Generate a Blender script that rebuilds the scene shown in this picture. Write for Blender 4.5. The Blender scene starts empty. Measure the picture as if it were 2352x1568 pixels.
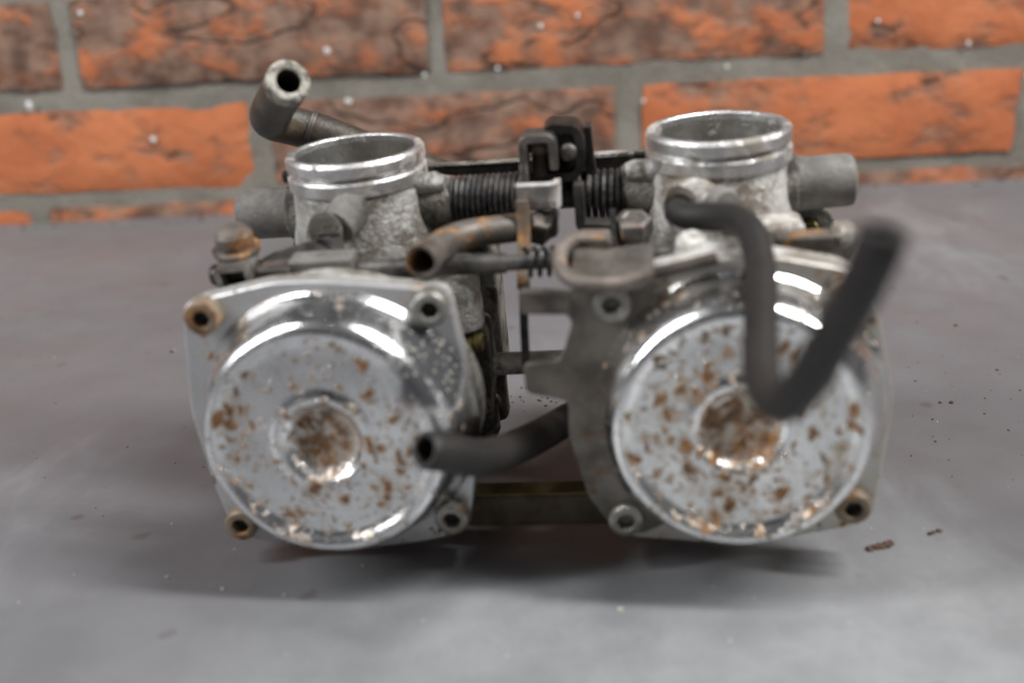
import bpy, math, random
from mathutils import Vector, Matrix, noise
random.seed(7)
R = math.radians
scene = bpy.context.scene

# ------------------------------------------------------------------ camera, world, lamps, exposure
cam_d = bpy.data.cameras.new('camera'); cam = bpy.data.objects.new('camera', cam_d)
scene.collection.objects.link(cam); scene.camera = cam
PITCH, ROLL = R(20.0), R(2.6)
cam.matrix_world = (Matrix.Translation((0, 0, .149)) @ Matrix.Rotation(R(90) - PITCH, 4, 'X') @ Matrix.Rotation(-ROLL, 4, 'Z'))
cam_d.sensor_width = 36; cam_d.lens = 36 * 2500 / 2352
cam_d.clip_start = .01; cam_d.clip_end = 50
cam_d.dof.use_dof = True; cam_d.dof.focus_distance = .345; cam_d.dof.aperture_fstop = 38.27 / 5.8
cam_d.dof.aperture_blades = 7

scene.view_settings.view_transform = 'Standard'; scene.view_settings.look = 'None'
scene.view_settings.gamma = 1; scene.view_settings.use_curve_mapping = False
scene.view_settings.exposure = 0.0
scene.cycles.use_denoising = True
scene.cycles.max_bounces = 6; scene.cycles.diffuse_bounces = 3; scene.cycles.glossy_bounces = 4

world = bpy.data.worlds.new('World'); scene.world = world; world.use_nodes = True
wn, wl = world.node_tree.nodes, world.node_tree.links
bgn = wn['Background']
tc = wn.new('ShaderNodeTexCoord'); nz = wn.new('ShaderNodeTexNoise'); nz.inputs['Scale'].default_value = 2.2; nz.inputs['Detail'].default_value = 3
rp = wn.new('ShaderNodeValToRGB')
rp.color_ramp.elements[0].position = .36; rp.color_ramp.elements[0].color = (.035, .038, .045, 1)
rp.color_ramp.elements[1].position = .64; rp.color_ramp.elements[1].color = (.60, .60, .60, 1)
wl.new(tc.outputs['Generated'], nz.inputs['Vector']); wl.new(nz.outputs['Fac'], rp.inputs['Fac']); wl.new(rp.outputs['Color'], bgn.inputs['Color'])
bgn.inputs['Strength'].default_value = .24

def tube_lamp(name, loc, tgt, sx, sy, power, col):
    d = bpy.data.lights.new(name, 'AREA'); d.shape = 'RECTANGLE'; d.size = sx; d.size_y = sy
    d.energy = power; d.color = col
    o = bpy.data.objects.new(name, d); scene.collection.objects.link(o)
    o.location = loc
    o.rotation_euler = (Vector(tgt) - Vector(loc)).to_track_quat('-Z', 'Y').to_euler()
    return o
tube_lamp('ceiling_tube_lamp', (.78, .03, 1.20), (.0, .3, 0), .16, .95, 34, (1, .99, .975))
tube_lamp('ceiling_tube_lamp', (-1.05, -.04, .95), (-.0, .3, 0), .16, .95, 21, (.985, .99, 1))

# ------------------------------------------------------------------ material tools
class NT:
    def __init__(s, name):
        s.m = bpy.data.materials.new(name); s.m.use_nodes = True
        s.t = s.m.node_tree; s.n = s.t.nodes; s.l = s.t.links
        s.b = s.n['Principled BSDF']
        s.tc = s.n.new('ShaderNodeTexCoord'); s.obj = s.tc.outputs['Object']
    def put(s, sock, v):
        if hasattr(v, 'default_value') or hasattr(v, 'is_linked'): s.l.new(v, sock)
        elif isinstance(v, (tuple, list)):
            v = tuple(v); sock.default_value = v if len(sock.default_value) == len(v) else v + (1,)
        else: sock.default_value = v
    def set(s, **k):
        for a, v in k.items(): s.put(s.b.inputs[a.replace('_', ' ')], v)
    def noise(s, scale, detail=4, rough=.55, vec=None, dist=0):
        n = s.n.new('ShaderNodeTexNoise'); n.inputs['Scale'].default_value = scale; n.inputs['Detail'].default_value = detail
        n.inputs['Roughness'].default_value = rough; n.inputs['Distortion'].default_value = dist
        s.l.new(vec or s.obj, n.inputs['Vector']); return n.outputs[0]
    def noisec(s, scale, detail=3, vec=None):
        n = s.n.new('ShaderNodeTexNoise'); n.inputs['Scale'].default_value = scale; n.inputs['Detail'].default_value = detail
        s.l.new(vec or s.obj, n.inputs['Vector']); return n.outputs[1]
    def voro(s, scale, vec=None, feat='F1'):
        n = s.n.new('ShaderNodeTexVoronoi'); n.inputs['Scale'].default_value = scale; n.feature = feat
        s.l.new(vec or s.obj, n.inputs['Vector']); return n.outputs['Distance'], n.outputs.get('Color')
    def ramp(s, v, a, b, ca=0.0, cb=1.0):
        n = s.n.new('ShaderNodeMapRange'); n.interpolation_type = 'SMOOTHSTEP'
        for i, x in enumerate((v, a, b, ca, cb)): s.put(n.inputs[i], x)
        return n.outputs[0]
    def math(s, op, a, b=0.0, c=0.0):
        n = s.n.new('ShaderNodeMath'); n.operation = op
        s.put(n.inputs[0], a); s.put(n.inputs[1], b); s.put(n.inputs[2], c); return n.outputs[0]
    def vmath(s, op, a, b=(0, 0, 0)):
        n = s.n.new('ShaderNodeVectorMath'); n.operation = op
        s.put(n.inputs[0], a); s.put(n.inputs[1], b); return n.outputs['Value' if op in ('LENGTH', 'DISTANCE') else 'Vector']
    def scalev(s, v, sc):
        return s.vmath('MULTIPLY', v, sc)
    def mix(s, f, a, b):
        n = s.n.new('ShaderNodeMix'); n.data_type = 'RGBA'
        s.put(n.inputs[0], f); s.put(n.inputs[6], a); s.put(n.inputs[7], b); return n.outputs[2]
    def sep(s, v):
        n = s.n.new('ShaderNodeSeparateXYZ'); s.l.new(v, n.inputs[0]); return n.outputs
    def sepc(s, v):
        n = s.n.new('ShaderNodeSeparateColor'); s.l.new(v, n.inputs[0]); return n.outputs
    def warp(s, amount, scale, vec=None):
        c = s.noisec(scale, 3, vec)
        return s.vmath('ADD', vec or s.obj, s.vmath('MULTIPLY', s.vmath('SUBTRACT', c, (.5, .5, .5)), (amount,) * 3))
    def bump(s, h, strength=.3, dist=.001):
        n = s.n.new('ShaderNodeBump'); n.inputs['Strength'].default_value = strength; n.inputs['Distance'].default_value = dist
        s.l.new(h, n.inputs['Height']); s.l.new(n.outputs[0], s.b.inputs['Normal'])

def m_chrome(name, base, rough, spot_scale, rad, centre=None, seed=0.0, tarn=.5, dull=0.0, big=.0, blister=None):
    t = NT(name)
    v = t.vmath('ADD', t.obj, (seed, seed * .7, seed * 1.3))
    w = t.warp(.0045, 420, t.warp(.004, 150, v))
    w = t.scalev(w, (1.0, .55, .78))
    clump = t.ramp(t.noise(60, 3, vec=v), .30, .62, .50, 1.0)
    if centre:                                   # the flat face has rusted more than the rounded wall
        rad_ = t.vmath('LENGTH', t.vmath('MULTIPLY', t.vmath('SUBTRACT', t.obj, centre), (1, 0, 1)))
        clump = t.math('MULTIPLY', clump, t.ramp(t.math('ADD', rad_, t.math('MULTIPLY', t.math('SUBTRACT', t.noise(140, 3, vec=v), .5), .006)), .0272, .0248, .45, 1.0))
    def spots(scale, rr, power, ch):
        d, c = t.voro(scale, w); rnd = t.sepc(c)[ch]
        radius = t.math('MULTIPLY', t.math('MULTIPLY', t.math('POWER', rnd, power), rr), clump)
        return (t.ramp(t.math('SUBTRACT', radius, d), -.05, .13),
                t.ramp(t.math('SUBTRACT', t.math('MULTIPLY', radius, 1.6), d), -.16, .22))
    s1, h1 = spots(spot_scale, rad, 1.3, 0); s2, h2 = spots(spot_scale * 2.3, rad * .95, 1.6, 1)
    rust = t.math('MAXIMUM', s1, t.math('MULTIPLY', s2, .9)); halo = t.math('MAXIMUM', h1, t.math('MULTIPLY', h2, .6))
    if big:
        s3, h3 = spots(spot_scale * .42, big, 2.2, 2)
        rust = t.math('MAXIMUM', rust, s3); halo = t.math('MAXIMUM', halo, h3)
    if centre:
        rr = t.vmath('LENGTH', t.vmath('MULTIPLY', t.vmath('SUBTRACT', t.obj, centre), (1, 0, 1)))
        n = t.noise(210, 5, .6, v)
        inner = t.ramp(t.math('ADD', rr, t.math('MULTIPLY', t.math('SUBTRACT', n, .5), .009)), .0090, .0072)
        patch = t.ramp(t.noise(230, 5, .62, v), .38, .58)
        rust = t.math('MAXIMUM', rust, t.math('MULTIPLY', inner, t.ramp(patch, 0, 1, .25, .95)))
        halo = t.math('MAXIMUM', halo, inner)
    tone = t.ramp(t.noise(500, 4, .6, v), .32, .68)
    rc = t.mix(tone, (.115, .055, .026), (.32, .165, .068))
    hc = t.mix(tone, (.46, .36, .22), (.52, .34, .14))
    haze = t.ramp(t.noise(70, 5, .6, v), .40, .66)
    b0 = t.mix(haze, base, tuple(x * .86 for x in base))
    fine = t.ramp(t.noise(900, 3, .7, v), .52, .70)
    b0 = t.mix(t.math('MULTIPLY', fine, .22), b0, (.36, .35, .34))
    blm = 0.0
    if blister:                                  # plating lifted into dark, bubbled skin
        rb_ = t.vmath('DISTANCE', t.warp(.010, 120), blister)
        blm = t.ramp(rb_, .0125, .0085)
        d, c = t.voro(560, t.obj); bub = t.ramp(d, .33, .14)
        b0 = t.mix(t.math('MULTIPLY', blm, .93), b0, t.mix(bub, (.008, .009, .014), (.30, .29, .23)))
    if blister:
        rust = t.math('MULTIPLY', rust, t.math('SUBTRACT', 1.0, blm)); halo = t.math('MULTIPLY', halo, t.math('SUBTRACT', 1.0, blm))
    col = t.mix(t.math('MULTIPLY', halo, .50 * tarn), b0, hc)
    col = t.mix(rust, col, rc)
    t.set(Base_Color=col, Metallic=t.math('MULTIPLY', t.ramp(rust, 0, 1, 1 - dull * .5, .05), t.math('SUBTRACT', 1.0, t.math('MULTIPLY', blm, .9))),
          Roughness=t.math('MAXIMUM', t.math('MAXIMUM', t.math('MULTIPLY', rust, .85), t.math('MULTIPLY', halo, .40)),
                           t.math('ADD', rough, t.math('ADD', t.math('MULTIPLY', haze, .12), t.math('MULTIPLY', fine, .10)))))
    t.bump(t.math('ADD', rust, t.math('MULTIPLY', t.noise(1100, 3, .6, v), .25)), .5, .0005)
    return t.m

def m_cast(name, c0, c1, dirt, dirt_amt=.5, rough=.5, metal=.55, grain=1600, bump=.8, chalk=.0):
    t = NT(name)
    a = t.ramp(t.noise(160, 5, .6), .32, .68)
    g = t.ramp(t.noise(grain, 2, .7), .35, .70)
    col = t.mix(a, c0, c1)
    col = t.mix(t.math('MULTIPLY', g, .35), col, tuple(min(1, x * 1.5) for x in c1))
    dm = t.ramp(t.noise(95, 6, .65, dist=.6), .62 - dirt_amt * .3, .72 - dirt_amt * .2)
    col = t.mix(t.math('MULTIPLY', dm, .85), col, dirt)
    d, c = t.voro(900); sp = t.math('MULTIPLY', t.ramp(d, .18, .08), t.ramp(t.sepc(c)[0], .80, .84))
    col = t.mix(t.math('MULTIPLY', sp, .7), col, (.55, .52, .45))
    ch = t.math('MULTIPLY', t.ramp(t.noise(330, 5, .7, t.vmath('ADD', t.obj, (2, 5, 1))), .56, .68), chalk)
    col = t.mix(ch, col, (.74, .72, .68))
    t.set(Base_Color=col, Metallic=t.math('MULTIPLY', t.ramp(dm, 0, 1, metal, .05), t.math('SUBTRACT', 1.0, ch)), Roughness=t.ramp(dm, 0, 1, rough, .8))
    t.bump(t.math('ADD', t.noise(700, 4, .65), t.math('ADD', t.math('MULTIPLY', dm, .5), t.math('MULTIPLY', t.noise(1500, 3, .7), .7))), bump, .0007)
    return t.m

def m_plain(name, c0, c1, rough, metal=0.0, scale=130, speck=0.0, bump=.25, rust=None, rust_amt=0.0, speck_c=(.45, .42, .36)):
    t = NT(name)
    col = t.mix(t.ramp(t.noise(scale, 5, .6), .33, .67), c0, c1)
    ro = rough; me = metal
    if rust:
        rm = t.ramp(t.noise(110, 6, .62, dist=.5), .66 - rust_amt * .34, .76 - rust_amt * .30)
        tone = t.ramp(t.noise(350, 4, .6), .35, .65)
        col = t.mix(rm, col, t.mix(tone, rust[0], rust[1]))
        ro = t.ramp(rm, 0, 1, rough, .85); me = t.ramp(rm, 0, 1, metal, 0.0)
    if speck:
        d, c = t.voro(1100); sp = t.math('MULTIPLY', t.ramp(d, .24, .10), t.ramp(t.sepc(c)[0], 1 - speck, 1 - speck + .03))
        col = t.mix(sp, col, speck_c)
    t.set(Base_Color=col, Roughness=ro, Metallic=me)
    t.bump(t.noise(800, 4, .65), bump, .0005)
    return t.m

RUST = ((.10, .045, .020), (.34, .17, .055))
RUSTB = ((.085, .035, .017), (.20, .085, .03))
M = {}
U = .00095                                       # a model millimetre in metres
M['chromeL'] = m_chrome('pitted_chrome_sparse', (.90, .905, .915), .15, 360, .62, (-.0503 * .95, 0, .0440 * .95), .0, .8, blister=(-.0235 * .95, -.062 * .95, .0600 * .95))
M['chromeR'] = m_chrome('pitted_chrome_heavy', (.95, .95, .95), .14, 330, .70, (.0500 * .95, 0, .0440 * .95), .37, 1.1, big=.40)
M['flangeL'] = m_chrome('dull_chrome', (.60, .60, .605), .40, 230, .40, None, .11, .6, .5)
M['flangeR'] = m_chrome('dull_chrome_worn', (.52, .495, .455), .40, 230, .45, None, .53, .7, .6)
M['cast'] = m_cast('cast_aluminium', (.23, .215, .195), (.50, .49, .47), (.085, .066, .042), .60, .52, chalk=.35)
M['cast_mid'] = m_cast('dusty_grey_casting', (.105, .10, .094), (.19, .182, .172), (.06, .05, .038), .4, .6, .25)
M['cast_pale'] = m_cast('corroded_pale_aluminium', (.33, .31, .28), (.68, .66, .63), (.13, .10, .065), .56, .50, chalk=.8)
M['cast_dark'] = m_cast('grimy_casting', (.10, .092, .075), (.28, .265, .23), (.030, .026, .020), .62, .55, .4)
M['machined'] = m_cast('machined_aluminium', (.50, .49, .485), (.74, .73, .725), (.22, .19, .155), .42, .36, .92, 2500, .3)
M['bore'] = m_cast('bore_aluminium', (.42, .41, .39), (.60, .59, .57), (.20, .18, .15), .25, .28, .95, 2500, .2)
M['rubber'] = m_plain('black_rubber', (.007, .006, .0055), (.018, .0145, .013), .60, 0, 60, bump=.4)
M['rubber_warm'] = m_plain('aged_rubber', (.024, .019, .014), (.065, .050, .036), .46, 0, 90, bump=.5, rust=((.085, .058, .034), (.12, .085, .05)), rust_amt=.38)
M['rubber_end'] = m_plain('worn_rubber_end', (.06, .05, .04), (.42, .40, .34), .5, 0, 420, bump=.6)
M['plug'] = m_plain('grey_rubber', (.125, .116, .106), (.200, .188, .172), .62, 0, 190, speck=.06, bump=.5)
M['black'] = m_plain('oily_black_steel', (.012, .011, .011), (.040, .037, .034), .34, .25, 200, speck=.06, bump=.4)
M['black_worn'] = m_plain('worn_black_steel', (.05, .047, .045), (.17, .16, .15), .36, .65, 120, speck=.04, bump=.4)
M['spring'] = m_plain('greasy_spring_wire', (.018, .017, .018), (.085, .078, .072), .46, .35, 260, speck=.12, bump=.7, rust=RUSTB, rust_amt=.22)
M['steel'] = m_plain('stained_steel', (.22, .20, .18), (.42, .40, .37), .38, .8, 120, rust=RUSTB, rust_amt=.32)
M['steel_brown'] = m_plain('brown_stained_steel', (.10, .083, .070), (.23, .195, .170), .55, .4, 120, rust=RUST, rust_amt=.30)
M['worn_arm'] = m_plain('worn_lever_steel', (.055, .048, .043), (.26, .24, .22), .36, .75, 150, speck=.05, bump=.5, rust=RUSTB, rust_amt=.28)
M['zinc'] = m_plain('zinc_plated_steel', (.48, .47, .46), (.72, .71, .70), .34, .9, 140, rust=RUSTB, rust_amt=.05)
M['white_zinc'] = m_plain('oxidised_zinc_tab', (.42, .39, .365), (.68, .65, .63), .5, .35, 230, bump=.6, rust=((.16, .10, .06), (.30, .22, .15)), rust_amt=.20)
M['rusty'] = m_plain('rusted_steel', (.07, .06, .052), (.17, .145, .125), .5, .3, 120, rust=RUST, rust_amt=.45)
M['rusty_orange'] = m_plain('orange_rusted_steel', (.13, .10, .08), (.24, .19, .15), .55, .2, 120, rust=((.20, .095, .032), (.46, .235, .07)), rust_amt=.55)
M['rusty_dark'] = m_plain('dark_rusted_steel', (.045, .038, .032), (.12, .10, .085), .5, .3, 120, rust=RUST, rust_amt=.30)
M['plate'] = m_plain('grimy_steel_plate', (.080, .070, .060), (.185, .168, .146), .48, .45, 90, rust=RUSTB, rust_amt=.22)
M['screw'] = m_plain('rusty_socket_screw', (.20, .185, .16), (.40, .38, .34), .42, .7, 160, rust=RUST, rust_amt=.36)
M['screw_rust'] = m_plain('rust_caked_screw', (.16, .12, .085), (.30, .24, .17), .5, .4, 160, rust=((.11, .055, .026), (.30, .155, .065)), rust_amt=.55)
M['screw_clean'] = m_plain('grey_socket_screw', (.22, .21, .19), (.40, .39, .36), .42, .7, 160, rust=RUSTB, rust_amt=.12)
M['brass'] = m_plain('tarnished_brass', (.16, .13, .05), (.34, .28, .12), .42, .8, 150)
M['olive'] = m_plain('olive_cadmium_plate', (.085, .066, .022), (.19, .15, .06), .40, .6, 90, rust=RUSTB, rust_amt=.25)
M['tan'] = m_plain('dull_tan_plate', (.055, .042, .026), (.12, .095, .060), .6, .2, 90, rust=RUSTB, rust_amt=.3)
M['hole'] = m_plain('dark_recess', (.008, .007, .006), (.016, .014, .012), .7)  # near-black fill for the screw sockets and the slot

# ------------------------------------------------------------------ mesh tools (model millimetres)
def V(*a): return Vector(a)
class G:
    """a bag of verts and faces in model millimetres"""
    def __init__(s): s.v, s.f = [], []
    def add(s, vs, fs):
        o = len(s.v); s.v += [Vector(q) for q in vs]; s.f += [tuple(i + o for i in f) for f in fs]; return s
    def __iadd__(s, g): return s.add(g.v, g.f)

def frame(axis, hint=None):
    z = Vector(axis).normalized()
    h = Vector(hint) if hint else (V(0, 0, 1) if abs(z.z) < .9 else V(1, 0, 0))
    x = (h - z * h.dot(z)).normalized(); y = z.cross(x); return x, y, z

def lathe(o, axis, prof, seg=48, rf=None, hint=None):
    """prof = [(radius, height)] from start to end; radius 0 makes a pole; rf(angle, i) scales the radius"""
    x, y, z = frame(axis, hint); o = Vector(o); vs, fs, rows = [], [], []
    for i, (r, h) in enumerate(prof):
        if r <= 1e-6: vs.append(o + z * h); rows.append([len(vs) - 1])
        else:
            row = []
            for k in range(seg):
                a = 2 * math.pi * k / seg; q = r * (rf(a, i) if rf else 1)
                vs.append(o + z * h + (x * math.cos(a) + y * math.sin(a)) * q); row.append(len(vs) - 1)
            rows.append(row)
    for A, B in zip(rows, rows[1:]):
        if len(A) == 1 and len(B) == 1: continue
        for k in range(seg):
            j = (k + 1) % seg
            if len(A) == 1: fs.append((A[0], B[j], B[k]))
            elif len(B) == 1: fs.append((A[k], A[j], B[0]))
            else: fs.append((A[k], A[j], B[j], B[k]))
    return G().add(vs, fs)

def smooth_path(pts, n=8):
    p = [Vector(q) for q in pts]
    if len(p) < 3: return [p[0].lerp(p[1], i / n) for i in range(n + 1)]
    q = [p[0] * 2 - p[1]] + p + [p[-1] * 2 - p[-2]]; out = []
    for i in range(1, len(q) - 2):
        for k in range(n):
            t = k / n; a, b, c, d = q[i - 1], q[i], q[i + 1], q[i + 2]
            out.append(.5 * ((2 * b) + (c - a) * t + (2 * a - 5 * b + 4 * c - d) * t * t + (3 * b - a - 3 * c + d) * t ** 3))
    return out + [p[-1]]

def fillet(pts, r=1.5, n=5):
    p = [Vector(q) for q in pts]; out = [p[0]]
    for a, b, c in zip(p, p[1:], p[2:]):
        ra = min(r, (a - b).length * .48, (c - b).length * .48)
        s, e = b + (a - b).normalized() * ra, b + (c - b).normalized() * ra
        for k in range(n + 1):
            t = k / n; out.append(s * (1 - t) ** 2 + b * 2 * t * (1 - t) + e * t * t)
    return out + [p[-1]]

def frames(path):
    T = []
    for i in range(len(path)):
        a, b = path[max(i - 1, 0)], path[min(i + 1, len(path) - 1)]; T.append((b - a).normalized())
    x, _, _ = frame(T[0]); X = [x]
    for i in range(1, len(path)):
        x = (x - T[i] * x.dot(T[i])).normalized(); X.append(x)
    return T, X

def hose(path, ro, ri=None, seg=22, rfun=None):
    """tube along a path; with ri an open, thick-walled hose"""
    T, X = frames(path); vs, fs, rings = [], [], []
    def ring(i, r):
        y = T[i].cross(X[i]); row = []
        for k in range(seg):
            a = 2 * math.pi * k / seg; vs.append(path[i] + (X[i] * math.cos(a) + y * math.sin(a)) * r); row.append(len(vs) - 1)
        return row
    n = len(path)
    rr = lambda i: ro * (rfun(i / (n - 1)) if rfun else 1)
    if ri:
        e = min(.5, (ro - ri) * .35)
        rings.append(ring(0, (ro + ri) / 2))
        for i in range(n): rings.append(ring(i, rr(i) - (e if i in (0, n - 1) else 0)))
        for i in range(n - 1, -1, -1): rings.append(ring(i, ri * (rfun(i / (n - 1)) if rfun else 1) + (e * .6 if i in (0, n - 1) else 0)))
        rings.append(rings[0])
    else:
        for i in range(n): rings.append(ring(i, rr(i)))
    for A, B in zip(rings, rings[1:]):
        for k in range(seg): j = (k + 1) % seg; fs.append((A[k], A[j], B[j], B[k]))
    if not ri: fs += [tuple(reversed(rings[0])), tuple(rings[-1])]
    return G().add(vs, fs)

def strip(path, wdir, w, t):
    """a bent flat strip: rectangular section, width w along wdir, thickness t"""
    path = [Vector(q) for q in path]; T, _ = frames(path); vs, fs = [], []
    w0 = Vector(wdir).normalized()
    for i, p in enumerate(path):
        wi = (w0 - T[i] * w0.dot(T[i])).normalized(); ti = T[i].cross(wi)
        k = w[i] if isinstance(w, (list, tuple)) else w
        for a, b in ((-1, -1), (1, -1), (1, 1), (-1, 1)): vs.append(p + wi * a * k / 2 + ti * b * t / 2)
    n = len(path)
    for i in range(n - 1):
        for k in range(4): j = (k + 1) % 4; fs.append((i * 4 + k, i * 4 + j, i * 4 + 4 + j, i * 4 + 4 + k))
    fs += [(3, 2, 1, 0), tuple(n * 4 - 4 + k for k in range(4))]
    return G().add(vs, fs)

def prism(outline, y0, y1):
    """outline in (x, z), extruded along y"""
    n = len(outline); vs = [(x, y0, z) for x, z in outline] + [(x, y1, z) for x, z in outline]
    return G().add(vs, [tuple(range(n)), tuple(reversed(range(n, 2 * n)))] + [(i, i + n, (i + 1) % n + n, (i + 1) % n) for i in range(n)])

def round_poly(pts, r, n=5):
    p = [V(a, 0, b) for a, b in pts]; m = len(p); out = []
    for i in range(m):
        a, b, c = p[i - 1], p[i], p[(i + 1) % m]; ra = min(r, (a - b).length * .45, (c - b).length * .45)
        s, e = b + (a - b).normalized() * ra, b + (c - b).normalized() * ra
        for k in range(n + 1):
            t = k / n; q = s * (1 - t) ** 2 + b * 2 * t * (1 - t) + e * t * t; out.append((q.x, q.z))
    return out

def box(x0, x1, y0, y1, z0, z1):
    vs = [(x, y, z) for z in (z0, z1) for y in (y0, y1) for x in (x0, x1)]
    return G().add(vs, [(0, 2, 3, 1), (4, 5, 7, 6), (0, 1, 5, 4), (2, 6, 7, 3), (0, 4, 6, 2), (1, 3, 7, 5)])

def coil(x0, x1, y, z, rad, wire, turns, seg=20, wseg=8, tail=()):
    n = int(turns * seg); pts = []
    for i in range(n + 1):
        a = 2 * math.pi * i / seg; pts.append(V(x0 + (x1 - x0) * i / n, y + rad * math.sin(a), z + rad * math.cos(a)))
    return hose(pts + [Vector(q) for q in tail], wire, None, wseg)

def jitter(g, amp, freq=.12, seed=0):
    for q in g.v: q += noise.noise_vector(q * freq + V(seed, seed * 2, 0)) * amp
    return g

def mk(name, g, mat, parent=None, bevel=0, sharp=38, seg=2, scale=U, label=None, kind=None):
    me = bpy.data.meshes.new(name); me.from_pydata([tuple(q * scale) for q in g.v], [], g.f); me.update()
    import bmesh
    bm = bmesh.new(); bm.from_mesh(me); bmesh.ops.recalc_face_normals(bm, faces=bm.faces); bm.to_mesh(me); bm.free()
    for p in me.polygons: p.use_smooth = True
    me.set_sharp_from_angle(angle=R(sharp))
    me.materials.append(M[mat] if isinstance(mat, str) else mat)
    o = bpy.data.objects.new(name, me); scene.collection.objects.link(o); o.parent = parent
    if bevel:
        b = o.modifiers.new('edge', 'BEVEL'); b.width = bevel * scale; b.segments = seg; b.limit_method = 'ANGLE'; b.angle_limit = R(32)
        b.harden_normals = True
    if label: o['label'] = label
    if kind: o['kind'] = kind
    return o

# ------------------------------------------------------------------ bench top
def m_bench():
    t = NT('worn_grey_bench_paint')
    p = t.obj
    a = t.ramp(t.noise(4.5, 5, .6), .30, .70)
    col = t.mix(a, (.108, .109, .116), (.146, .149, .158))
    brown = t.ramp(t.noise(7, 5, .6, t.vmath('ADD', p, (3.1, 1.7, 0))), .50, .72)
    col = t.mix(t.math('MULTIPLY', brown, .35), col, (.135, .115, .113))
    # a paler patch with uneven edges towards the front of the bench
    pale_patch = t.vmath('LENGTH', t.vmath('MULTIPLY', t.vmath('SUBTRACT', t.warp(.09, 11), (.045, .120, 0)), (1.0, 1.15, 0)))
    pale_patch = t.ramp(pale_patch, .200, .080)
    col = t.mix(t.math('MULTIPLY', pale_patch, t.ramp(t.noise(17, 5, .6), .25, .65, .55, 1.0)), col, (.240, .250, .258))
    sm = t.scalev(t.vmath('ADD', t.warp(.05, 9), (.3, .9, 0)), (14, 4.5, 1))
    smear = t.ramp(t.noise(1, 5, .62, sm), .52, .70)
    col = t.mix(t.math('MULTIPLY', smear, .30), col, (.29, .295, .30))
    st = t.scalev(t.vmath('ADD', p, (.2, .1, 0)), (5, 17, 1))
    streak = t.ramp(t.noise(1.5, 6, .65, st, .4), .56, .74)
    col = t.mix(t.math('MULTIPLY', streak, .22), col, (.115, .112, .112))
    # hairline scratches
    rot = t.n.new('ShaderNodeVectorRotate'); rot.rotation_type = 'Z_AXIS'; rot.inputs['Angle'].default_value = .32; t.l.new(t.warp(.012, 14), rot.inputs['Vector'])
    d, c = t.voro(1.0, t.scalev(rot.outputs[0], (6, 60, 1)), 'DISTANCE_TO_EDGE')
    scr = t.math('MULTIPLY', t.ramp(d, .022, .006), t.ramp(t.noise(13, 3), .52, .66))
    col = t.mix(t.math('MULTIPLY', scr, .05), col, (.30, .30, .30))
    mot = t.ramp(t.noise(48, 6, .68), .36, .66)
    col = t.mix(t.math('MULTIPLY', mot, .28), col, (.095, .095, .099))
    d, c = t.voro(95, t.warp(.006, 120)); sp = t.math('MULTIPLY', t.ramp(d, .26, .13), t.ramp(t.sepc(c)[0], .93, .95))
    col = t.mix(t.math('MULTIPLY', sp, .65), col, (.085, .075, .07))
    fine = t.noise(600, 3, .7)
    col = t.mix(t.math('MULTIPLY', t.ramp(fine, .45, .75), .18), col, (.11, .105, .10))
    t.set(Base_Color=col, Roughness=t.math('ADD', t.ramp(t.noise(16, 5, .6), .3, .7, .33, .50), t.math('MULTIPLY', smear, .12)))
    t.b.inputs['Specular IOR Level'].default_value = .5
    t.bump(t.math('ADD', t.noise(45, 5, .6), t.math('MULTIPLY', fine, .25)), .22, .0012)
    return t.m
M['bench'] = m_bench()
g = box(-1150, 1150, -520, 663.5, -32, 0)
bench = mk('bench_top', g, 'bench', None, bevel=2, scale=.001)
bench['kind'] = 'structure'

# ------------------------------------------------------------------ brick wall
def m_brick():
    t = NT('orange_clay_brick')
    info = t.n.new('ShaderNodeObjectInfo'); rnd = info.outputs['Random']; fired = t.sepc(info.outputs['Color'])[0]
    off = t.n.new('ShaderNodeCombineXYZ')
    t.l.new(t.math('MULTIPLY', rnd, 7.3), off.inputs[0]); t.l.new(t.math('MULTIPLY', rnd, 3.1), off.inputs[2])
    p = t.vmath('ADD', t.obj, off.outputs[0])
    w = t.warp(.022, 28, p)
    base = t.mix(t.ramp(t.noise(16, 4, vec=p), .3, .7), (.39, .115, .045), (.50, .170, .072))
    base = t.mix(t.math('MULTIPLY', t.ramp(t.noise(150, 3, .7, p), .45, .75), .35), base, (.36, .12, .05))
    amt = t.math('ADD', -.09, t.math('MULTIPLY', fired, .29))
    burn = t.ramp(t.math('ADD', t.noise(23, 6, .64, t.scalev(w, (1, 1, 1.7))), amt), .47, .68)
    greyc = t.mix(t.ramp(t.noise(60, 4, vec=p), .35, .65), (.062, .047, .039), (.215, .155, .118))
    col = t.mix(t.math('MULTIPLY', burn, .88), base, greyc)
    sp = t.ramp(t.noise(75, 5, .68, t.vmath('ADD', p, (9, 2, 4))), .62, .72)
    col = t.mix(t.math('MULTIPLY', sp, .8), col, (.075, .052, .042))
    cr = t.ramp(t.math('ABSOLUTE', t.math('SUBTRACT', t.noise(8, 2, .5, t.scalev(w, (1, 1, 2.4))), .5)), .016, .003)
    cr = t.math('MULTIPLY', cr, t.ramp(burn, .2, .8))
    col = t.mix(t.math('MULTIPLY', cr, .55), col, (.035, .026, .021))
    t.set(Base_Color=col, Roughness=.82)
    t.b.inputs['Specular IOR Level'].default_value = .3
    h = t.math('ADD', t.math('MULTIPLY', t.noise(60, 6, .65, p), .9), t.math('MULTIPLY', burn, -.5))
    t.bump(t.math('ADD', h, t.math('MULTIPLY', cr, -.7)), .6, .0035)
    return t.m
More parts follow.
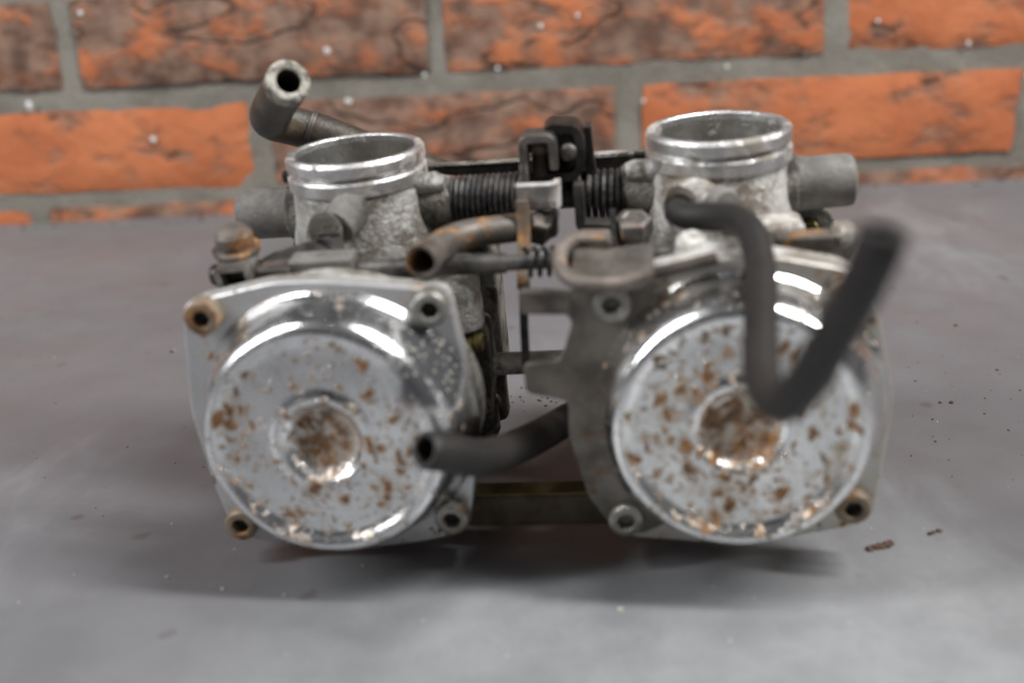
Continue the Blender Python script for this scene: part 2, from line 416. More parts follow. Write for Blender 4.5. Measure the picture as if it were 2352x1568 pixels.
def m_mortar():
    t = NT('grey_mortar')
    col = t.mix(t.ramp(t.noise(22, 5, .6), .3, .7), (.165, .150, .125), (.250, .232, .200))
    col = t.mix(t.math('MULTIPLY', t.ramp(t.noise(420, 3, .7), .5, .75), .5), col, (.34, .325, .30))
    col = t.mix(t.math('MULTIPLY', t.ramp(t.noise(240, 4, .7), .58, .72), .6), col, (.09, .082, .072))
    t.set(Base_Color=col, Roughness=.9); t.b.inputs['Specular IOR Level'].default_value = .25
    t.bump(t.math('ADD', t.noise(500, 4, .7), t.noise(60, 4, .6)), .6, .0025)
    return t.m
M['brick'] = m_brick(); M['mortar'] = m_mortar()
M['speck'] = m_plain('white_paint_fleck', (.52, .52, .51), (.72, .72, .70), .35, scale=400)

def brick_mesh(seed, w=214.0, h=50.0):
    """rounded, uneven brick face (front at y = 0) with sides 25 mm deep, centred"""
    nx, nz = 20, 6; vs, fs = [], []
    for j in range(nz + 1):
        for i in range(nx + 1):
            u, v = i / nx * 2 - 1, j / nz * 2 - 1
            x, z = u * w / 2, v * h / 2
            e = max(0, abs(u) - .965) / .035; e2 = max(0, abs(v) - .86) / .14
            q = V(x * .018 + seed * 3.7, z * .045, seed * 1.3)
            y = 1.6 * max(e, e2) ** 2 + noise.noise(q * 2) * .7
            k = max(e, e2)
            vs.append((x + (noise.noise(q * 1.7 + V(5, 0, 0)) * 2.0 * (abs(u) > .93)), y, z + noise.noise(q * 2.1 + V(0, 9, 0)) * 1.5 * (abs(v) > .6)))
    for j in range(nz):
        for i in range(nx):
            a = j * (nx + 1) + i; fs.append((a, a + 1, a + nx + 2, a + nx + 1))
    rim = [i for i in range(nx + 1)] + [j * (nx + 1) + nx for j in range(1, nz + 1)] + \
          [nz * (nx + 1) + i for i in range(nx - 1, -1, -1)] + [j * (nx + 1) for j in range(nz - 1, 0, -1)]
    o = len(vs)
    for i in rim: vs.append((vs[i][0], 25, vs[i][2]))
    n = len(rim)
    for k in range(n): j = (k + 1) % n; fs.append((rim[k], rim[j], o + j, o + k))
    g = G().add(vs, fs)
    o = mk('brick', g, 'brick', None, scale=.001, sharp=60); me = o.data; bpy.data.objects.remove(o); return me
brick_variants = [brick_mesh(s) for s in range(9)]
WALL_Y = .667
wall = bpy.data.objects.new('brick_wall', None); scene.collection.objects.link(wall); wall.location = (0, WALL_Y, 0)
wall['label'] = 'orange and charcoal brick wall with grey mortar behind the bench'; wall['category'] = 'wall'
rng = random.Random(31)
rows = {0: [(-714, -491), (-480, -262), (-249, -42), (-32, 193.5), (207, 424), (436, 652)],
        -1: [(-604, -385), (-373, -154), (-140.5, 69.5), (86.5, 314.5), (325, 541), (553, 770)]}
FIRED = {(0, -480): .80, (0, -249): .82, (0, -32): .66, (0, 207): .48, (-1, -373): .22, (-1, -140): .86, (-1, 86): .28}
k = 0
for r in range(-2, 3):
    z0 = 79.5 + r * 63.0; z1 = z0 + 49.5
    if r == -2: z0, z1 = -44, 6.5
    if r in rows: cells = rows[r]
    else:
        s = -716 + (112 if r % 2 else 0) + rng.uniform(-16, 16); cells = []
        while s < 640:
            wd = rng.uniform(209, 219); cells.append((s, s + wd)); s += wd + rng.uniform(10, 14)
    for x0, x1 in cells:
        o = bpy.data.objects.new('brick', brick_variants[(k * 4 + r) % 9]); scene.collection.objects.link(o); k += 1
        o.parent = wall; o.location = ((x0 + x1) / 2000, rng.uniform(-.0012, .0012), (z0 + z1) / 2000)
        o.scale = ((x1 - x0) / 214, 1, (z1 - z0) / 50); o.rotation_euler = (0, rng.uniform(-.004, .004), 0)
        f_ = FIRED.get((r, round(x0)), rng.uniform(.15, .75)); o.color = (f_, f_, f_, 1)
# mortar face: uneven sheet just behind the brick faces
vs, fs = [], []; nx, nz = 190, 44
for j in range(nz + 1):
    for i in range(nx + 1):
        x, z = -760 + 1540 * i / nx, -45 + 300 * j / nz
        vs.append((x, 2.6 + noise.noise(V(x * .03, z * .05, 3)) * .9 + noise.noise(V(x * .11, z * .12, 7)) * .5, z))
for j in range(nz):
    for i in range(nx): a = j * (nx + 1) + i; fs.append((a, a + 1, a + nx + 2, a + nx + 1))
mk('mortar', G().add(vs, fs), 'mortar', wall, scale=.001, sharp=180)
# white paint flecks spattered on the wall
g = G()
def blob(c, rx, ry, rz, seed, n=7):
    l = lathe((0, 0, 0), (0, -1, 0), [(0, -.6), (.8, -.3), (1, 0), (.7, .5), (0, .7)], n)
    for q in l.v:
        d = q.copy() * (1 + .35 * noise.noise(q * 1.7 + V(seed, 0, seed)))
        q.x, q.y, q.z = c[0] + d.x * rx, c[1] + d.y * ry, c[2] + d.z * rz
    return l
fl = [(-243, 122, 2.2), (-101.5, 94.5, 3), (-92, 64.5, 2.6), (-70, 101, 2.0), (-212, 47, 2.4), (-283, 71, 3.2), (25, 103, 1.9), (-1, 80, 1.9), (-105, 78, 1.8), (-73, 78, 1.9), (-45, 78, 1.6),
      (280, 82, 1.9), (86, 57, 1.8), (136, 75, 1.8), (225, 97, 1.7), (47, 108, 1.7), (-62, 67, 1.7), (75, 62, 1.6), (160, 108, 1.6), (300, 118, 1.6), (318, 62, 2.4)]
fl = [q for n_, q in enumerate(fl) if n_ not in (3, 8, 9, 16, 17, 18)]
for n_, (x, z, r_) in enumerate(fl): g += blob((x, -.6, z), r_ * .75, .8, r_ * .75, n_)
mk('paint_flecks', g, 'speck', wall, scale=.001, kind='stuff')

# ------------------------------------------------------------------ twin carburettors
CAM = V(0, 0, 149); T0 = CAM + (V(12.7, 309.8, .6) - CAM) * .95
carb = bpy.data.objects.new('carburettor_pair', None); scene.collection.objects.link(carb)
carb.matrix_world = Matrix.Translation(T0 * .001) @ Matrix.Rotation(-.117, 4, 'Z') @ Matrix.Rotation(-.036, 4, 'Y') @ Matrix.Rotation(.088, 4, 'X')
carb['label'] = 'pair of rusty motorcycle carburettors with pitted chrome caps and black hoses'
carb['category'] = 'carburettor'

SP = V(0, .022, 1).normalized()                     # bore axis
def bore(cx, z): return V(cx, 0, 80) + SP * (z - 80)

def socket_screw(c, par, mat, r=4.5, h=4.2, hole=2.1):
    hexf = lambda a, i: 1 / math.cos(((a + math.pi / 6) % (math.pi / 3)) - math.pi / 6) if i >= 6 else 1
    s = mk('socket_screw', lathe(c, (0, -1, 0), [(r * .98, -1), (r, .2), (r, h - .7), (r - .25, h - .25), (r - .8, h), (hole + .35, h), (hole, h - .3), (hole, h - 2.6), (0, h - 2.7)], 30, hexf), mat, par)
    mk('screw_recess', lathe((c[0], c[1], c[2]), (0, -1, 0), [(hole * 1.0, h - 2.3), (0, h - 2.3)], 12), 'hole', par)
    return s

def make_carb(cx, side):
    pale = 'cast_pale' if side > 0 else 'cast'
    foot = -8.5 if side > 0 else -4.9
    b = mk('body', jitter(lathe(bore(cx, 0), SP, [(17, foot), (21, foot), (21.5, foot + 5), (20, foot + 8), (19, 20), (19.5, 55), (21, 66), (20.8, 74), (19.8, 80), (19.1, 87.4), (18.8, 89.2), (17, 89.2)], 64), .5, .11, cx), pale, carb)
    # machined spigot: lip, groove, second ring, bore
    z = 98.6
    mk('spigot', lathe(bore(cx, 0), SP, [(17.6, z - 9.6), (19.3, z - 9.5), (19.7, z - 9.1), (19.8, z - 5.8), (19.5, z - 5.3), (18.7, z - 5.0), (18.5, z - 4.5), (18.7, z - 4.1), (19.5, z - 3.9),
        (19.7, z - 3.6), (19.65, z - .9), (19.2, z - .25), (18.9, z), (17.6, z), (17.0, z - .5), (16.9, z - 14)], 96), 'machined', b, sharp=28)
    mk('bore_wall', lathe(bore(cx, 0), SP, [(16.85, z - 2), (16.6, z - 9), (16.2, z - 18), (16, 40), (0, 40)], 64), 'bore', b)
    mk('throttle_plate', lathe(bore(cx, 72), V(0, .3, 1), [(0, -.6), (15.6, -.6), (15.6, .6), (0, .6)], 40), 'cast_dark', b)
    # diaphragm housing behind the cap
    mk('diaphragm_housing', jitter(lathe((cx, 0, 42.5), (0, -1, 0), [(20, 5), (24, 14), (27, 24), (31, 33), (34, 40), (36.5, 42), (36.5, 48.8), (20, 48.8)], 56), .6, .1, cx + 9), pale, b)
    # float bowl at the back
    fb = mk('float_bowl', jitter(prism(round_poly([(cx - 23, 9), (cx + 33, 9), (cx + 33.5, 60), (cx + 31, 69), (cx - 23, 69)], 4), 10, 40), .4, .12, cx), 'cast_dark', carb, bevel=1.5)
    mk('bowl_flange', prism(round_poly([(cx - 25, 6), (cx + 35.5, 6), (cx + 35.5, 62), (cx + 31, 72), (cx - 25, 72)], 4), 6, 9.8), 'cast_dark', fb, bevel=.8)
    mk('bowl_screw', lathe((cx + 26, 9, 65.5), (-.12, -1, .1), [(2.9, -2), (2.9, 4.4), (2.4, 5), (1.7, 5), (1.6, 4.4), (0, 4.2)], 24), 'brass', fb)
    mk('bowl_screw', lathe((cx + 31, 7, 14), (0, -1, 0), [(2.6, -2), (2.6, 2.2), (2.1, 2.8), (0, 2.8)], 20), 'steel', fb)
    # body lugs seen between the caps
    mk('casting_lug', jitter(lathe((cx + 25.5, -9, 47), (0, .02, 1), [(0, 0), (7.5, 0), (7.7, 2), (7.2, 18), (6.2, 21), (0, 21.5)], 36), .4, .15, cx), pale if side > 0 else 'cast', b)
    mk('casting_lug', jitter(prism(round_poly([(cx + 20, 16), (cx + 32, 14), (cx + 33.5, 30), (cx + 33, 44), (cx + 22, 46)], 2.5), -6, 8), .4, .14, cx), 'cast_dark', b, bevel=1)
    mk('overflow_pipe', lathe((cx + 22, -13, 43.2), (1, 0, 0), [(0, 0), (2.3, 0), (2.3, 8), (2.8, 8.4), (2.8, 10.6), (1.7, 11), (1.5, 9), (0, 9)], 20), 'brass', b)
    mk('drain_boss', jitter(lathe((cx + 27, 2, 4), (0, 0, 1), [(0, 0), (5, 0), (6, 2), (6, 12), (0, 12)], 24), .3, .2, cx), 'cast_dark', b)
    # plug on the outer end of the throttle shaft
    px = cx + side * 20.2; a = V(side, 0, .02 * side)
    mk('collar', lathe((px - side * 3, 0, 81.2), a, [(0, -4), (8.6, -4), (8.8, 3), (8.2, 3.8), (0, 3.8)], 40), 'cast_dark', b)
    mk('shaft_plug', lathe((px + side * 1, 0, 81.2), a, [(0, 0), (7.5, 0), (7.35, 3), (7.2, 13), (6.9, 14.6), (5.9, 15.3), (0, 15.4)], 48), 'plug', carb)
    mk('shaft_boss', jitter(lathe((cx - side * 17, 0, 82), (-side, 0, 0), [(0, 0), (8.2, 0), (8, 5), (7, 8.4), (6.8, 9.5), (0, 9.5)], 36), .5, .2, cx), 'cast_dark', b)
    mk('stop_lug', jitter(lathe((cx - side * 17, -4.5, 88.5), (-side, 0, 0), [(0, 0), (3.4, 0), (3.2, 6), (2.2, 8.2), (0, 8.4)], 24), .6, .3, cx), 'cast', b)
    return b

bodyL = make_carb(-50.5, -1); bodyR = make_carb(50.5, 1)

# --- caps
domeprof = [(33, -2), (36, -1.0), (36.2, .5), (35.6, 1.2), (34.8, 2.2), (34.0, 4.5), (33.0, 8.5), (31.9, 12), (30.9, 14.2), (29.9, 15.6), (28.9, 16.5), (27.9, 16.8), (27.0, 16.5), (26.2, 15.8), (25.3, 15.3), (24.2, 15.1), (22, 15.2),
            (18, 15.35), (14.4, 15.45), (13.4, 15.5), (12.7, 15.8), (11.9, 16.1), (11.2, 16.15), (10.5, 15.9), (9.7, 15.2), (8.9, 14.3), (8.1, 13.6), (6.8, 13.2), (4, 13.0), (0, 12.9)]
CZ = 42.5
def make_cap(cx, outline, screws, fmat, dmat, smats, seed):
    f = mk('cap_flange', prism(round_poly(outline, 3.5), -55, -51.4), fmat, carb, bevel=.9)
    d = lathe((cx, -55, CZ), (0, -1, 0), domeprof, 128)
    for q in d.v:
        e = noise.noise(V(q.x * .07 + seed, q.z * .07, seed)); q.y += e * .22; q.x += e * .25
        h = max(0, -55 - q.y) / 17; q.y += (q.z - CZ) * .105 * min(h, 1); q.z += h * 2.3; q.x -= h * .7          # face shape tipped up to mirror brighter bench; shear sets where it sits
    mk('chrome_dome', d, dmat, f, sharp=70)
    for (x, z), sm in zip(screws, smats): socket_screw((x, -55, z), f, sm)
    return f
outL = [(-86.5, 77.5), (-62, 82.3), (-48.5, 82), (-25, 79), (-17.2, 78), (-15.8, 65), (-13.6, 46), (-14.2, 33), (-17.8, 14), (-20, 6), (-32, 3), (-54, .5), (-77, 4), (-86.5, 6.4), (-89.5, 24), (-91, 46), (-88, 68)]
outL = [((x + 52) * .975 - 51.8, (z - 41) * .975 + 40.6) for x, z in outL]
capL = make_cap(-49.7, outL, [(-79.5, 73.5), (-22.3, 73.3), (-81.5, 12.5), (-23.6, 13.2)], 'flangeL', 'chromeL', ['screw_rust', 'screw_clean', 'screw_rust', 'screw'], 1.0)
outR = [(16.5, 76.5), (24, 77.8), (43.4, 81.5), (59.4, 81.3), (77, 77), (83, 67.5), (88, 44), (87.2, 31.5), (85, 10), (79.5, 6), (51.5, .8), (22, 4), (16.5, 10), (14, 24), (13, 44), (14.5, 64)]
capR = make_cap(50.6, outR, [(21.2, 72.6), (75.0, 72.3), (22.0, 11.6), (79.0, 14)], 'flangeR', 'chromeR', ['screw_clean', 'screw', 'screw', 'screw_rust'], 4.0)
mk('body_flange', prism(round_poly([(x * .985 - .75, z * .985 + .7) for x, z in outL], 3.5), -51.2, -47.5), 'cast', carb, bevel=.6)
mk('body_flange', prism(round_poly([((x - 50) * 1.0 + 50, z) for x, z in outR], 3.5), -51.2, -46.5), 'cast_pale', carb, bevel=.6)

# --- bracket plate held under the right cap, with the horn and the window
horn = [(11.4, 75.6), (24, 76.2), (33, 77.2), (27, 66), (20, 56), (17, 44), (17.5, 32), (22, 20), (33, 10), (26, 6.5), (19, 7.5), (12.6, 18.4), (8.8, 36.5), (9.2, 46.5), (-1.2, 49.2), (-1.2, 57), (8.2, 57.8), (11.6, 67.6), (10.4, 70), (-.6, 70.6), (-.8, 77)]
bp = mk('bracket_plate', prism(round_poly(horn, 1.8, 4), -57.2, -55.2), 'plate', carb, bevel=.4)
mk('rust_tab', prism(round_poly([(-.4, 70.8), (11, 70.2), (11.2, 75.4), (-.6, 76.8)], 1), -58, -57.3), 'rusty', bp, bevel=.2)

# --- bar joining the carburettors low down
lb = mk('joining_bar', box(-30, 30, -46, -38, 2.0, 11.6), 'tan', carb, bevel=.8)
mk('bar_edge', box(-30, 30, -46, -40, 11.7, 12.6), 'olive', lb, bevel=.2)
mk('joining_tube', lathe((-24, 0, 29.6), (1, 0, 0), [(0, 0), (3.5, 0), (3.5, 48), (0, 48)], 36), 'white_zinc', carb)
# --- bar behind the throttle shaft
cb = mk('backing_bar', jitter(box(-34, 34, 13, 16, 74, 88), .0), 'black', carb, bevel=.5)
mk('bar_edge', box(-31, -2, 12.8, 16.2, 88.05, 88.7), 'cast_dark', cb, bevel=.2)
mk('bar_edge', box(16, 26, 12.8, 16.2, 88.05, 89.3), 'cast', cb, bevel=.2)
mk('bar_edge', box(27.6, 33, 12.8, 16.2, 88.05, 89.2), 'cast_dark', cb, bevel=.2)

# --- throttle shaft, springs, levers
mk('throttle_shaft', lathe((-40, 0, 82), (1, 0, 0), [(0, 0), (4.2, 0), (4.2, 80), (0, 80)], 28), 'black', carb)
mk('return_spring', coil(-27, -4, 0, 82.3, 5.9, .78, 14), 'spring', carb)
mk('return_spring', coil(13.2, 26, 0, 81, 6.6, .88, 6.5, tail=[(26.5, 2, 86), (26.8, -1, 87)]), 'spring', carb)
mk('spring_sleeve', lathe((-27, 0, 82.3), (1, 0, 0), [(0, 0), (5.0, 0), (5.0, 22), (0, 22)], 28), 'black', carb)
mk('throttle_lever', strip(fillet([(4.6, -4, 101.8), (6, -4, 103), (12.4, -4, 102.4), (13.6, -4, 99), (13.2, -4, 91.6), (11, -4, 89.4), (-1.4, -4, 89.8)], 2.2), (0, 1, 0), 11, 2.3), 'black', carb, bevel=.3)
mk('lever_web', prism(round_poly([(0, 90), (12, 90), (12.6, 101.4), (5, 101.6), (0, 99)], 1.5), 1.6, 2.8), 'black', carb)
mk('shaft_nut', lathe((3.0, 0, 94.6), (-.05, -1, .35), [(0, 0), (3.6, 0), (3.6, 3.4), (2.8, 4.2), (1.6, 4.4), (1.4, 5.6), (0, 5.8)], 6), 'black_worn', carb, bevel=.2)
mk('stop_lever', prism(round_poly([(14.2, 86), (17.4, 86), (16.8, 92), (16.4, 101.4), (14.6, 101.4)], .7), -2.6, 2.6), 'black', carb, bevel=.3)
mk('lever_tab', strip(fillet([(12.6, -12, 88.5), (12.6, -13, 77), (21, -14, 76.6)], 1.6), (0, 1, 0), 6, 2.6), 'black_worn', carb, bevel=.4)
for x_ in (-3.6, 11.6, 27.6):
    mk('shaft_washer', lathe((x_, 0, 82), (1, 0, .01), [(4.3, 0), (7.0, 0), (7.2, .3), (7.2, 1.0), (7.0, 1.2), (4.3, 1.2)], 32), 'rusty_dark', carb)
mk('adjuster_screw', lathe((2.2, -9.5, 90.5), (.06, -.1, 1), [(0, 0)] + [(2.0 + .35 * (k_ % 2), .5 * k_ + .2) for k_ in range(14)] + [(3.4, 7.4), (3.4, 9.6), (2.6, 10.2), (0, 10.3)], 20), 'rusty_dark', carb, sharp=60)
mk('lever_pin', lathe((10.4, -12, 97), (0, -1, .1), [(0, -6), (2.2, -6), (2.2, .6), (1.6, 1.1), (0, 1.2)], 18), 'black_worn', carb)
# tall arm with folded top
arm = mk('linkage_arm', strip(fillet([(6.6, -10, 93), (6.4, -10, 101.6), (-1.4, -10.5, 101.8), (-1.5, -11, 94), (-1.5, -15, 88)], 2.0), (0, 1, 0), 8.5, 2.3), 'worn_arm', carb, bevel=.35)
mk('arm_blade', strip(smooth_path([(-1.5, -25.4, 89), (-1.5, -26.4, 82), (-2.0, -29, 74), (-2.4, -32, 66.6)]), (1, 0, 0), 3.4, 1.6), 'rusty_orange', arm, bevel=.3)
mk('arm_tail', strip(smooth_path([(-2.4, -32, 68), (-2.7, -35, 58), (-2.8, -38, 47)]), (1, 0, 0), 2.2, 1.6), 'black', arm, bevel=.3)
tab = mk('clamp_tab', strip(fillet([(-2.9, -24, 89.4), (5.2, -24, 89.2), (7.0, -22.4, 88.8), (7.2, -14, 87)], 2.0), (0, -.28, 1), 7.2, 1.5), 'white_zinc', carb, bevel=.5)
mk('clamp_leg', strip(fillet([(6.2, -23.4, 87.4), (6.8, -22.6, 83), (6.0, -21, 79)], 2), (0, 1, 0), 6, 1.5), 'black_worn', tab, bevel=.4)
mk('clamp_bolt', lathe((2.9, -23.5, 81.8), (.25, -.6, .8), [(0, -6), (3.6, -6), (3.6, 1.6), (3.1, 2.2), (0, 2.2)], 6), 'rusty_dark', tab, bevel=.3)
# metal elbow pipe
mk('elbow_pipe', hose(smooth_path([(6, -19, 79.8), (0, -21.5, 80.4), (-8, -25, 81), (-15, -28, 81.4), (-20.3, -33, 81.6), (-23.2, -40, 81.4), (-25.0, -49, 82)], 7), 3.8, 2.7, rfun=lambda t: 1 + .20 * max(0, (t - .8) / .2)), 'rusty', carb)
# choke rod with its spring
rod = mk('choke_rod', lathe((-68, -36, 75.5), (1, 0, .005), [(0, 0), (2.7, 0), (2.7, 62), (2.1, 62.5), (2.1, 104), (0, 104)], 28), 'black_worn', carb)
mk('rod_spring', coil(-1, 22, -36, 75.7, 3.5, .62, 9.5), 'black', rod)
# hook bracket in rusted sheet
hk = mk('hook_bracket', hose(smooth_path([(19.3, -38, 81), (12.5, -42, 83.2), (9.4, -49, 82.8), (9.9, -56, 81), (14, -60, 79.2), (23, -60.4, 78.6), (31.2, -58.8, 79.8)], 7), 1.8), 'steel_brown', carb)
mk('hook_web', strip([(12, -50, 80.2), (20, -50, 79.4), (31.5, -50, 80.4)], (0, 1, .12), 15, 1.0), 'plate', hk, bevel=.2)
mk('hook_top', prism(round_poly([(11, 80), (13.2, 83.4), (21, 83.2), (21.5, 80)], 1.0), -43, -35), 'steel_brown', hk, bevel=.3)
mk('hook_rail', strip(smooth_path([(31, -58.5, 79.8), (38, -57.5, 80.8), (46, -56.5, 82.2)]), (0, 1, .1), 3, 2.6), 'rusty_dark', hk, bevel=.4)
mk('rust_block', box(14, 21, -30, -24, 70, 77), 'rusty', hk, bevel=.6)
# hex bolt and its clip by the right spigot
hb = mk('hex_bolt', lathe((26.6, -21, 77.2), (.06, -.25, 1), [(0, -9), (4.6, -9), (4.6, -.2), (5.5, 0), (5.5, 3.0), (4.9, 4.2), (3.2, 4.5), (2.6, 4.1), (0, 4.0)], 6), 'steel', carb, bevel=.5)
mk('bolt_clip', strip(fillet([(21.6, -22, 84), (21.6, -25, 72), (22.5, -28, 70.6), (33, -28, 71.2), (34.2, -27, 66)], 1.5), (0, 1, 0), 5, 1.5), 'black_worn', hb, bevel=.3)

# --- details on the left body: slotted screw, arm, bolt and clip
bs = mk('screw_boss', jitter(lathe((-48.6, -15, 87), (-.34, -1, -.30), [(0, -2), (5.6, -2), (5.4, 6), (5.0, 11), (0, 11)], 32), .3, .2), 'cast_mid', carb)
mk('slotted_screw', lathe((-52.9, -26.5, 83.4), (-.18, -1, .18), [(0, 0), (4.7, 0), (4.7, 2.2), (4.2, 2.6), (2, 2.8), (0, 2.8)], 32), 'cast_dark', bs)
mk('screw_slot', box(-55.2, -49.4, -31.0, -30.2, 83.5, 84.3), 'hole', bs)
sl = bs.children[-1]; sl.data.transform(Matrix.Translation(V(-53.5, -29.35, 83.9) * U) @ Matrix.Rotation(R(38), 4, 'Y') @ Matrix.Translation(V(52.3, 30.6, -83.9) * U))
ar = mk('choke_arm', strip(fillet([(-72, -35, 76), (-66, -33.5, 79), (-57, -31, 80.5), (-50, -27, 80.5)], 2), (0, .5, 1), [4.6] * 14, 2.4), 'black_worn', carb, bevel=.4)
mk('arm_foot', jitter(box(-62, -45, -40, -32, 75.5, 80.4), .3, .2), 'cast_mid', ar, bevel=.9)
mk('arm_foot', jitter(box(-70.5, -61, -42, -33, 73, 79.3), .3, .2), 'rusty_dark', ar, bevel=.9)
rb = mk('rusty_bolt', lathe((-76.4, -35, 82.0), (.03, -.15, 1), [(0, -5), (3, -5), (3, .2), (6.2, .3), (6.3, 1.5), (5.2, 1.8), (4.9, 2.0), (4.9, 5.6), (4.0, 6.9), (2, 7.6), (0, 7.7)], 28), 'rusty', carb, sharp=30)
mk('bolt_washer', lathe((-76.4, -35, 80.7), (.03, -.15, 1), [(0, 0), (5.4, 0), (5.4, 1.1), (0, 1.1)], 28), 'black_worn', rb)
cl = mk('square_clip', strip(fillet([(-71.2, -40, 74), (-71.2, -40, 81), (-79.4, -40, 80.6), (-78.6, -40, 74.6), (-70.8, -40, 74)], .9), (0, 1, 0), 9, 1.5), 'steel', carb, bevel=.25)
mk('clip_pin', lathe((-83.4, -38, 77.0), (1, 0, .03), [(0, 0), (2.4, .2), (2.9, 1), (2.9, 14), (0, 14)], 22), 'black', cl)

# --- details on the right body
rbz = mk('hose_boss', jitter(lathe((43, -15, 82), (.05, -1, .0), [(0, -4), (8.6, -4), (8.2, 4), (7.4, 6.6), (6, 7.4), (0, 7.6)], 36), .4, .15), 'cast_pale', carb)
mk('stub_nipple', lathe((39.5, -19, 84.6), (-.1, -1, .05), [(0, 0), (4.2, 0), (4.2, 6), (3.6, 7.4), (0, 7.6)], 28), 'rubber_warm', rbz)
mk('stub_nipple', lathe((47.4, -17, 83.6), (.45, -1, .1), [(0, 0), (4.4, 0), (4.2, 7), (3.4, 8.6), (0, 8.8)], 28), 'plug', rbz)
mk('cover_lug', jitter(box(43, 55, -46, -36, 76, 81.5), .5, .15), 'cast_pale', carb, bevel=1.4)
mk('cover_lug', jitter(lathe((41, -40, 77), (.1, -.3, 1), [(0, 0), (4.6, 0), (4.4, 4), (3, 5.6), (0, 6)], 26), .3, .2), 'cast_pale', carb)
rp_ = mk('rust_plate', jitter(box(61, 75, -42, -36, 76.5, 81), .2, .2), 'rusty', carb, bevel=.8)
mk('pale_stud', lathe((77, -37, 77), (.2, -.3, 1), [(0, -4), (3.4, -4), (3.6, 2), (3, 4.6), (1.8, 5.6), (0, 5.8)], 24), 'cast_pale', rp_)
mk('body_step', jitter(box(54, 70, -30, -18, 74, 79.5), .5, .1), 'cast_pale', carb, bevel=1.6)
mk('vacuum_nub', lathe((-70.2, -3, 92.5), (-1, -.2, 0), [(0, -2), (1.8, -2), (1.8, .8), (1.2, 1.4), (0, 1.5)], 16), 'black', carb)

# --- hoses
hA = mk('breather_hose', hose(smooth_path([(37.5, -25, 84), (40.5, -29.5, 83.6), (46, -34, 84.6), (51.2, -41, 86.2), (54.2, -50, 86.0), (54.9, -60, 83.8), (54.0, -74, 82.6), (51.2, -98, 81.6), (49.8, -112, 80.8), (50.1, -121, 80.8), (51.8, -127, 82.4),
    (54.0, -131, 86.8), (56.2, -136, 94.6), (59.2, -144, 108), (60.7, -148.5, 116), (61.3, -150, 119.6), (61.6, -150.2, 121.4)], 9), 3.5, 2.0), 'rubber', carb)
hB = mk('overflow_hose', hose(smooth_path([(14, -10, 19), (7, -20, 21.5), (2, -34, 25.5), (-3, -50, 31), (-8.4, -66, 37.2), (-12.5, -77, 43), (-16.5, -84, 48.6), (-21.0, -89, 52.5)], 9), 4.5, 2.9), 'rubber', carb)
hC = mk('fuel_hose', hose(smooth_path([(-30, 26, 80), (-48, 26, 88.5), (-58, 25.5, 93), (-66, 25, 97), (-73, 24, 100), (-78, 21, 102.6), (-78.6, 15.5, 105.4), (-74.4, 8, 110), (-69, 0, 115), (-63.6, -8, 120)], 9), 5.9, 3.3), 'rubber_warm', carb)
mk('worn_end', lathe((-63.6, -8, 120), V(5.4, -8, 5), [(3.35, -2), (3.35, .35), (3.9, .75), (5.3, .75), (5.95, .2), (6.05, -1.6), (5.95, -3.4)], 40), 'rubber_end', hC)
ring = lathe((-70, 24.6, 98.7), V(-7, -1, 3.6), [(6.0, -.9), (6.5, -.7), (6.5, -.1), (6.1, 0), (6.5, .1), (6.5, .7), (6.0, .9)], 36)
mk('wire_clip', ring, 'rusty_dark', hC)

# ------------------------------------------------------------------ crumbs and flakes on the bench
def at_bench(px, py):
    """bench point seen at a photograph position (2352 wide)"""
    fwd = V(0, math.cos(PITCH), -math.sin(PITCH)); u0 = V(0, math.sin(PITCH), math.cos(PITCH)); r0 = V(1, 0, 0)
    Rr = r0 * math.cos(ROLL) - u0 * math.sin(ROLL); Uu = r0 * math.sin(ROLL) + u0 * math.cos(ROLL)
    d = fwd + Rr * (px - 1176) / 2500 - Uu * (py - 784) / 2500
    return CAM + d * (-149 / d.z)
def crumb(p, r, seed):
    l = lathe((0, 0, 0), (0, 0, 1), [(0, 0), (.9, .05), (1, .4), (.6, .9), (0, 1)], 6)
    for q in l.v:
        d = q * (1 + .5 * noise.noise(q * 1.9 + V(seed * 3.1, seed, 0))); q.x, q.y, q.z = p.x + d.x * r, p.y + d.y * r, d.z * r * .8
    return l
M['crumb'] = m_plain('rust_crumb', (.045, .026, .018), (.11, .060, .040), .9, scale=900)
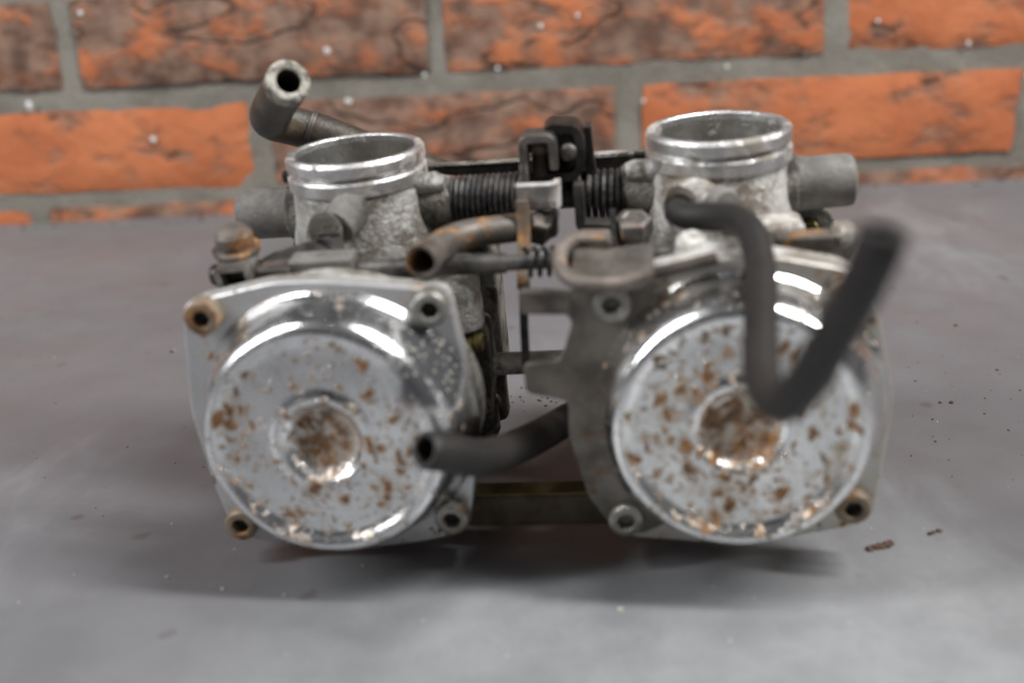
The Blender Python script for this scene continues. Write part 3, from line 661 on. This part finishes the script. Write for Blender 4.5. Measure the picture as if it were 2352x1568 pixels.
M['grit'] = m_plain('pale_grit', (.40, .37, .31), (.62, .59, .52), .8, scale=900)
g = G(); rg = random.Random(5)
for n_ in range(95):
    px = rg.gauss(2240, 130); py = rg.gauss(930, 75)
    if px < 2060 or py < 720: continue
    g += crumb(at_bench(px, py), rg.uniform(.3, 1) ** 3 * .45, n_)
for n_ in range(35): g += crumb(at_bench(rg.uniform(1150, 1330), rg.uniform(880, 950)), rg.uniform(.2, .6), n_ + 400)
for n_ in range(22): g += crumb(at_bench(rg.uniform(20, 480), rg.uniform(740, 1240)), rg.uniform(.12, .35), n_ + 500)
for px, py, r_ in [(2195, 748, .9), (2185, 925, .8), (2160, 925, .6), (2290, 850, .6), (1240, 920, .7), (1280, 905, .6), (395, 808, .9)]: g += crumb(at_bench(px, py), r_, px)
for n_ in range(90):
    q = V(rg.uniform(-360, 360), rg.uniform(645, 663) , 0); g += crumb(q, rg.uniform(.4, 1.3), n_ + 700)
o = mk('rust_crumbs', g, 'crumb', None, scale=.001, kind='stuff'); o['label'] = 'scatter of tiny brown rust crumbs on the grey bench'
g = G()
for n_ in range(60): g += crumb(at_bench(rg.uniform(0, 2352), rg.uniform(620, 1540)), rg.uniform(.10, .30), n_ + 900)
for px, py, r_ in [(512, 1352, .5), (1424, 1400, .8), (655, 1366, .45), (385, 1325, .5), (400, 806, .5)]: g += crumb(at_bench(px, py), r_, px)
o = mk('pale_grit', g, 'grit', None, scale=.001, kind='stuff'); o['label'] = 'scatter of pale grit specks on the grey bench'
def flake(name, pts, label):
    g = G()
    for n_, (px, py, r_) in enumerate(pts): g += crumb(at_bench(px, py), r_, px + n_)
    o = mk(name, g, 'crumb', None, scale=.001); o['label'] = label; o['category'] = 'flake'; return o
flake('grime_flake', [(1998, 1262, 1.2), (2010, 1258, 1.2), (2022, 1256, 1.3), (2034, 1253, 1.4), (2044, 1249, 1.2)], 'elongated dark grime flake on the bench right of the heavily rusted cap')
flake('grime_flake', [(2136, 1226, .8), (2144, 1223, .7), (2158, 1220, .8)], 'small thin dark flake on the bench, farther right of the larger flake')
